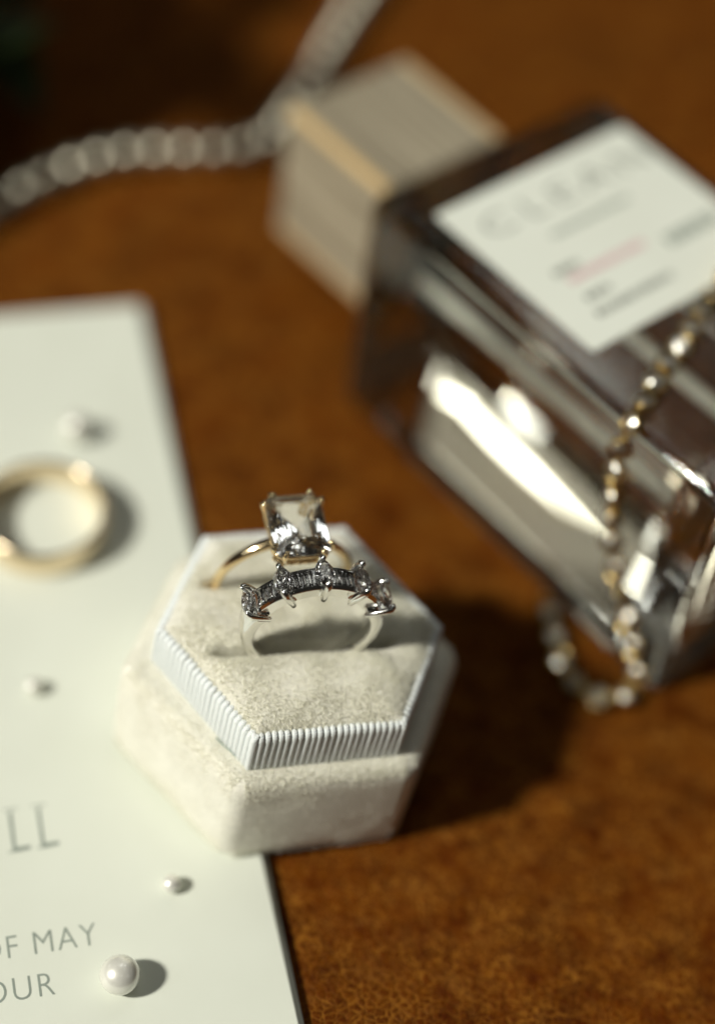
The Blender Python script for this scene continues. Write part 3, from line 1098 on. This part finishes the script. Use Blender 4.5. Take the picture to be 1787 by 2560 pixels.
# ------------------------------------------------------------------ crystal chain draped over the bottle
def bw(al, nd, z):
    p = BD * al + BN * nd
    return Vector((p.x, p.y, z))
nearf = NC + BW / 2
tz = BH + 0.125
ctrl = [bw(-1.55, -9.78, 3.2), bw(-1.40, -9.62, tz - 0.15), bw(-1.10, -9.2, tz), bw(-0.62, -8.55, tz), bw(-0.22, -7.57, tz), bw(0.03, -6.88, tz), bw(0.25, -6.28, tz), bw(0.48, -5.65, tz), bw(0.72, -5.12, tz), bw(0.83, nearf + 0.03, tz - 0.06),
        bw(0.86, nearf + 0.14, BH - 0.30), bw(0.92, nearf + 0.135, 3.40), bw(1.04, nearf + 0.135, 2.75), bw(1.23, nearf + 0.135, 2.20), bw(1.48, nearf + 0.135, 1.75), bw(1.75, nearf + 0.135, 1.32), bw(2.02, nearf + 0.135, 0.93),
        bw(2.26, nearf + 0.16, 0.55), bw(2.40, nearf + 0.22, 0.26), bw(2.42, nearf + 0.38, 0.15), bw(2.30, nearf + 0.66, 0.14), bw(2.05, nearf + 0.84, 0.14), bw(1.65, nearf + 0.86, 0.14), bw(1.22, nearf + 0.66, 0.14), bw(0.78, nearf + 0.36, 0.14), bw(0.45, nearf + 0.20, 0.14)]
def catmull(P, res=24):
    out = []
    for i in range(len(P) - 1):
        p0, p1, p2, p3 = P[max(i - 1, 0)], P[i], P[i + 1], P[min(i + 2, len(P) - 1)]
        for k in range(res):
            t = k / res
            out.append(0.5 * ((2 * p1) + (p2 - p0) * t + (2 * p0 - 5 * p1 + 4 * p2 - p3) * t * t + (3 * p1 - p0 - 3 * p2 + p3) * t ** 3))
    out.append(P[-1])
    return out
def along(path, step, start=0.0):
    res, acc, nxt = [], 0.0, start
    for a, b in zip(path, path[1:]):
        L = (b - a).length
        while acc + L >= nxt and L > 0:
            f = (nxt - acc) / L
            res.append((a.lerp(b, f), (b - a).normalized()))
            nxt += step
        acc += L
    return res
chain = empty('crystal_chain', ctrl[-1])
tag(chain, 'antique gold chain of small crystals draped over the glass bottle', 'chain')
corg = Vector(ctrl[-1])
path = catmull(ctrl)
def surf_normal(p):
    lx = p.dot(BD) - AL1
    ny = p.dot(BN)
    if p.z > BH - 0.02 and ny < nearf + 0.05:
        f = max(0.0, (ny - (nearf - 0.15)) / 0.25)
        return (Vector((0, 0, 1)) * (1 - min(f, 1)) + (BN + Vector((0, 0, 1))) * min(f, 1)).normalized()
    if p.z < 0.3:
        return Vector((0, 0, 1))
    if ny > nearf - 0.05:
        return BN.copy()
    return (-BN).copy()
cup_src = stone_src = link_src = None
pos = along(path, 0.43, 0.05)
for i, (p, t) in enumerate(pos):
    nrm_ = surf_normal(p)
    nrm_ = (nrm_ - t * nrm_.dot(t)).normalized()
    q = Matrix((t, nrm_.cross(t), nrm_)).transposed().to_quaternion()
    q = q @ Quaternion((1, 0, 0), R(random.uniform(-32, 32))) @ Quaternion((0, 1, 0), R(random.uniform(-15, 15)))
    if cup_src is None:
        loops = []
        for (r_, z_) in ((0.05, -0.12), (0.12, -0.115), (0.165, -0.05), (0.172, 0.02), (0.178, 0.042), (0.155, 0.046), (0.145, 0.005)):
            loops.append([(r_ * math.cos(2 * math.pi * k / 16), r_ * math.sin(2 * math.pi * k / 16), z_) for k in range(16)])
        v_, f_ = loft(loops)
        cup_src = mesh_obj('cup_setting', v_, f_, M['brass'], chain, smooth=True)
        v_, f_ = make_round(0.148)
        stone_src = mesh_obj('crystal', v_, f_, M['crystal'], chain)
        # oval jump link
        lp = [(0.12 * math.cos(2 * math.pi * k / 16), 0.055 * math.sin(2 * math.pi * k / 16), 0) for k in range(16)]
        loops = []
        for k in range(17):
            c = Vector(lp[k % 16])
            tn = (Vector(lp[(k + 1) % 16]) - Vector(lp[(k - 1) % 16])).normalized()
            s_ = Vector((tn.y, -tn.x, 0))
            loops.append([c + (s_ * math.cos(2 * math.pi * j / 7) + Vector((0, 0, 1)) * math.sin(2 * math.pi * j / 7)) * 0.026 for j in range(7)])
        v_, f_ = loft(loops, caps=False)
        link_src = mesh_obj('link', v_, f_, M['brass'], chain, smooth=True)
        objs = (cup_src, stone_src, link_src)
    else:
        objs = (share('cup_setting', cup_src, chain), share('crystal', stone_src, chain), share('link', link_src, chain))
    for o in objs:
        o.rotation_mode = 'QUATERNION'
        o.rotation_quaternion = q
    objs[0].location = p - corg
    objs[1].location = p - corg + (q @ Vector((0, 0, 0.035)))
    nx = pos[min(i + 1, len(pos) - 1)][0]
    objs[2].location = (p + (nx - p) * 0.5 if nx != p else p + t * 0.21) - corg
    objs[2].rotation_quaternion = q @ Quaternion((1, 0, 0), R(random.choice((20, 75, -40))))

# ------------------------------------------------------------------ pearl necklace behind the bottle
pc = [(-7.6, 7.9), (-6.95, 9.0), (-6.58, 9.70), (-6.05, 10.48), (-5.35, 11.2), (-4.56, 11.72), (-3.6, 12.02), (-2.75, 12.30), (-2.25, 12.75), (-1.98, 13.6), (-1.74, 14.66), (-1.52, 15.9), (-1.17, 17.52), (-0.84, 18.93), (-0.4, 20.5), (0.3, 22.2)]
pr_r = 0.262
ppath = catmull([Vector((x, y, pr_r + 0.003)) for x, y in pc])
neck = empty('bead_necklace', (pc[0][0], pc[0][1], 0))
tag(neck, 'strand of lustrous grey-beige beads lying on the leather past the bottle cap', 'necklace')
norg = Vector((pc[0][0], pc[0][1], 0))
psrc = None
for p, t in along(ppath, 0.54, 0.0):
    if psrc is None:
        bmx = sphere_mesh('bead', pr_r, M['bead'], 24, 16)
        psrc = bm_obj('bead', bmx, M['bead'], neck, smooth=True)
        o = psrc
    else:
        o = share('bead', psrc, neck)
    o.location = p - norg
    o.rotation_mode = 'QUATERNION'
    o.rotation_quaternion = t.to_track_quat('Z', 'Y')
sp = along(ppath, 0.2, 0.0)
v_, f_ = tube([p - norg for p, t in sp], [0.03] * len(sp), 6)
mesh_obj('thread', v_, f_, M['thread'], neck, smooth=True)

# ------------------------------------------------------------------ greenery at the far left corner, shading that corner
def leaf_mesh(L, W):
    vs_, fs_ = [], []
    n = 7
    for i in range(n + 1):
        f = i / n
        w = W * math.sin(math.pi * f ** 0.8) ** 0.9 if 0 < f < 1 else 0.004
        x = L * f
        zb = 0.22 * L * f * f * -1 + 0.1 * L * f
        vs_ += [(x, -w, zb + 0.25 * w), (x, 0, zb), (x, w, zb + 0.25 * w)]
    for i in range(n):
        for j in range(2):
            a = i * 3 + j
            fs_.append((a, a + 1, a + 4, a + 3))
    m_ = len(vs_)                                         # underside, so the blade has thickness
    vs_ += [(x, y, z - 0.03) for x, y, z in vs_]
    fs_ += [tuple(m_ + k for k in reversed(f)) for f in fs_]
    return vs_, fs_
lv, lf = leaf_mesh(2.3, 0.62)
def sprig(base, ctrl_, tip, n_leaf, lab, seed, f0=0.15):
    r = random.Random(seed)
    root = empty('leafy_sprig', base)
    tag(root, lab, 'foliage', 'dark leafy sprigs beside the bead strand')
    b, c_, tp = Vector(base), Vector(ctrl_), Vector(tip)
    pts = []
    for k in range(17):
        f = k / 16
        pts.append(b * (1 - f) ** 2 + c_ * 2 * f * (1 - f) + tp * f * f - b)
    v, f_ = tube(pts, [0.08 - 0.05 * k / 16 for k in range(17)], 8)
    mesh_obj('stem', v, f_, M['stem'], root, smooth=True)
    src = None
    for k in range(n_leaf):
        f = f0 + (1 - f0) * k / n_leaf
        i = min(int(f * 16), 15)
        p = Vector(pts[i]).lerp(Vector(pts[i + 1]), f * 16 - i)
        t = (Vector(pts[i + 1]) - Vector(pts[i])).normalized()
        side = 1 if k % 2 else -1
        yaw = math.atan2(t.y, t.x) + side * R(r.uniform(25, 90))
        pit = R(r.uniform(-25, 35))
        if src is None:
            o = mesh_obj('leaf', lv, lf, M['leaf'], root, smooth=True)
            src = o
        else:
            o = share('leaf', src, root)
        o.rotation_mode = 'QUATERNION'
        o.rotation_quaternion = Quaternion((0, 0, 1), yaw) @ Quaternion((0, 1, 0), -pit) @ Quaternion((1, 0, 0), R(r.uniform(-30, 30)))
        s = r.uniform(0.8, 1.2)
        o.scale = (s, s, s)
        o.location = p
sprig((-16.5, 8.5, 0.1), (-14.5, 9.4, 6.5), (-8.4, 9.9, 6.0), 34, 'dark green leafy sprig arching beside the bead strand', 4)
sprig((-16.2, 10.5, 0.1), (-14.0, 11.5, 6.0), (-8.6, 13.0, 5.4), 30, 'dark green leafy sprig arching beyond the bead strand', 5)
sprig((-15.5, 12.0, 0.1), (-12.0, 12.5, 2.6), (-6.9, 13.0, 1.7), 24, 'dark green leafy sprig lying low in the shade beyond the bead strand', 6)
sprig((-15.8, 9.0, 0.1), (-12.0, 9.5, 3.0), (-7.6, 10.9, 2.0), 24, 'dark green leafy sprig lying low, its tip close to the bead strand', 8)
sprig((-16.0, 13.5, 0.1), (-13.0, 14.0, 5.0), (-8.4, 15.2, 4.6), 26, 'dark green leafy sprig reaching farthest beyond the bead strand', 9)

# ------------------------------------------------------------------ centimetres -> metres
for me in bpy.data.meshes:
    me.transform(Matrix.Scale(U, 4))
for o in bpy.data.objects:
    if o.type in ('MESH', 'EMPTY'):
        o.location = o.location * U
bpy.context.view_layer.update()
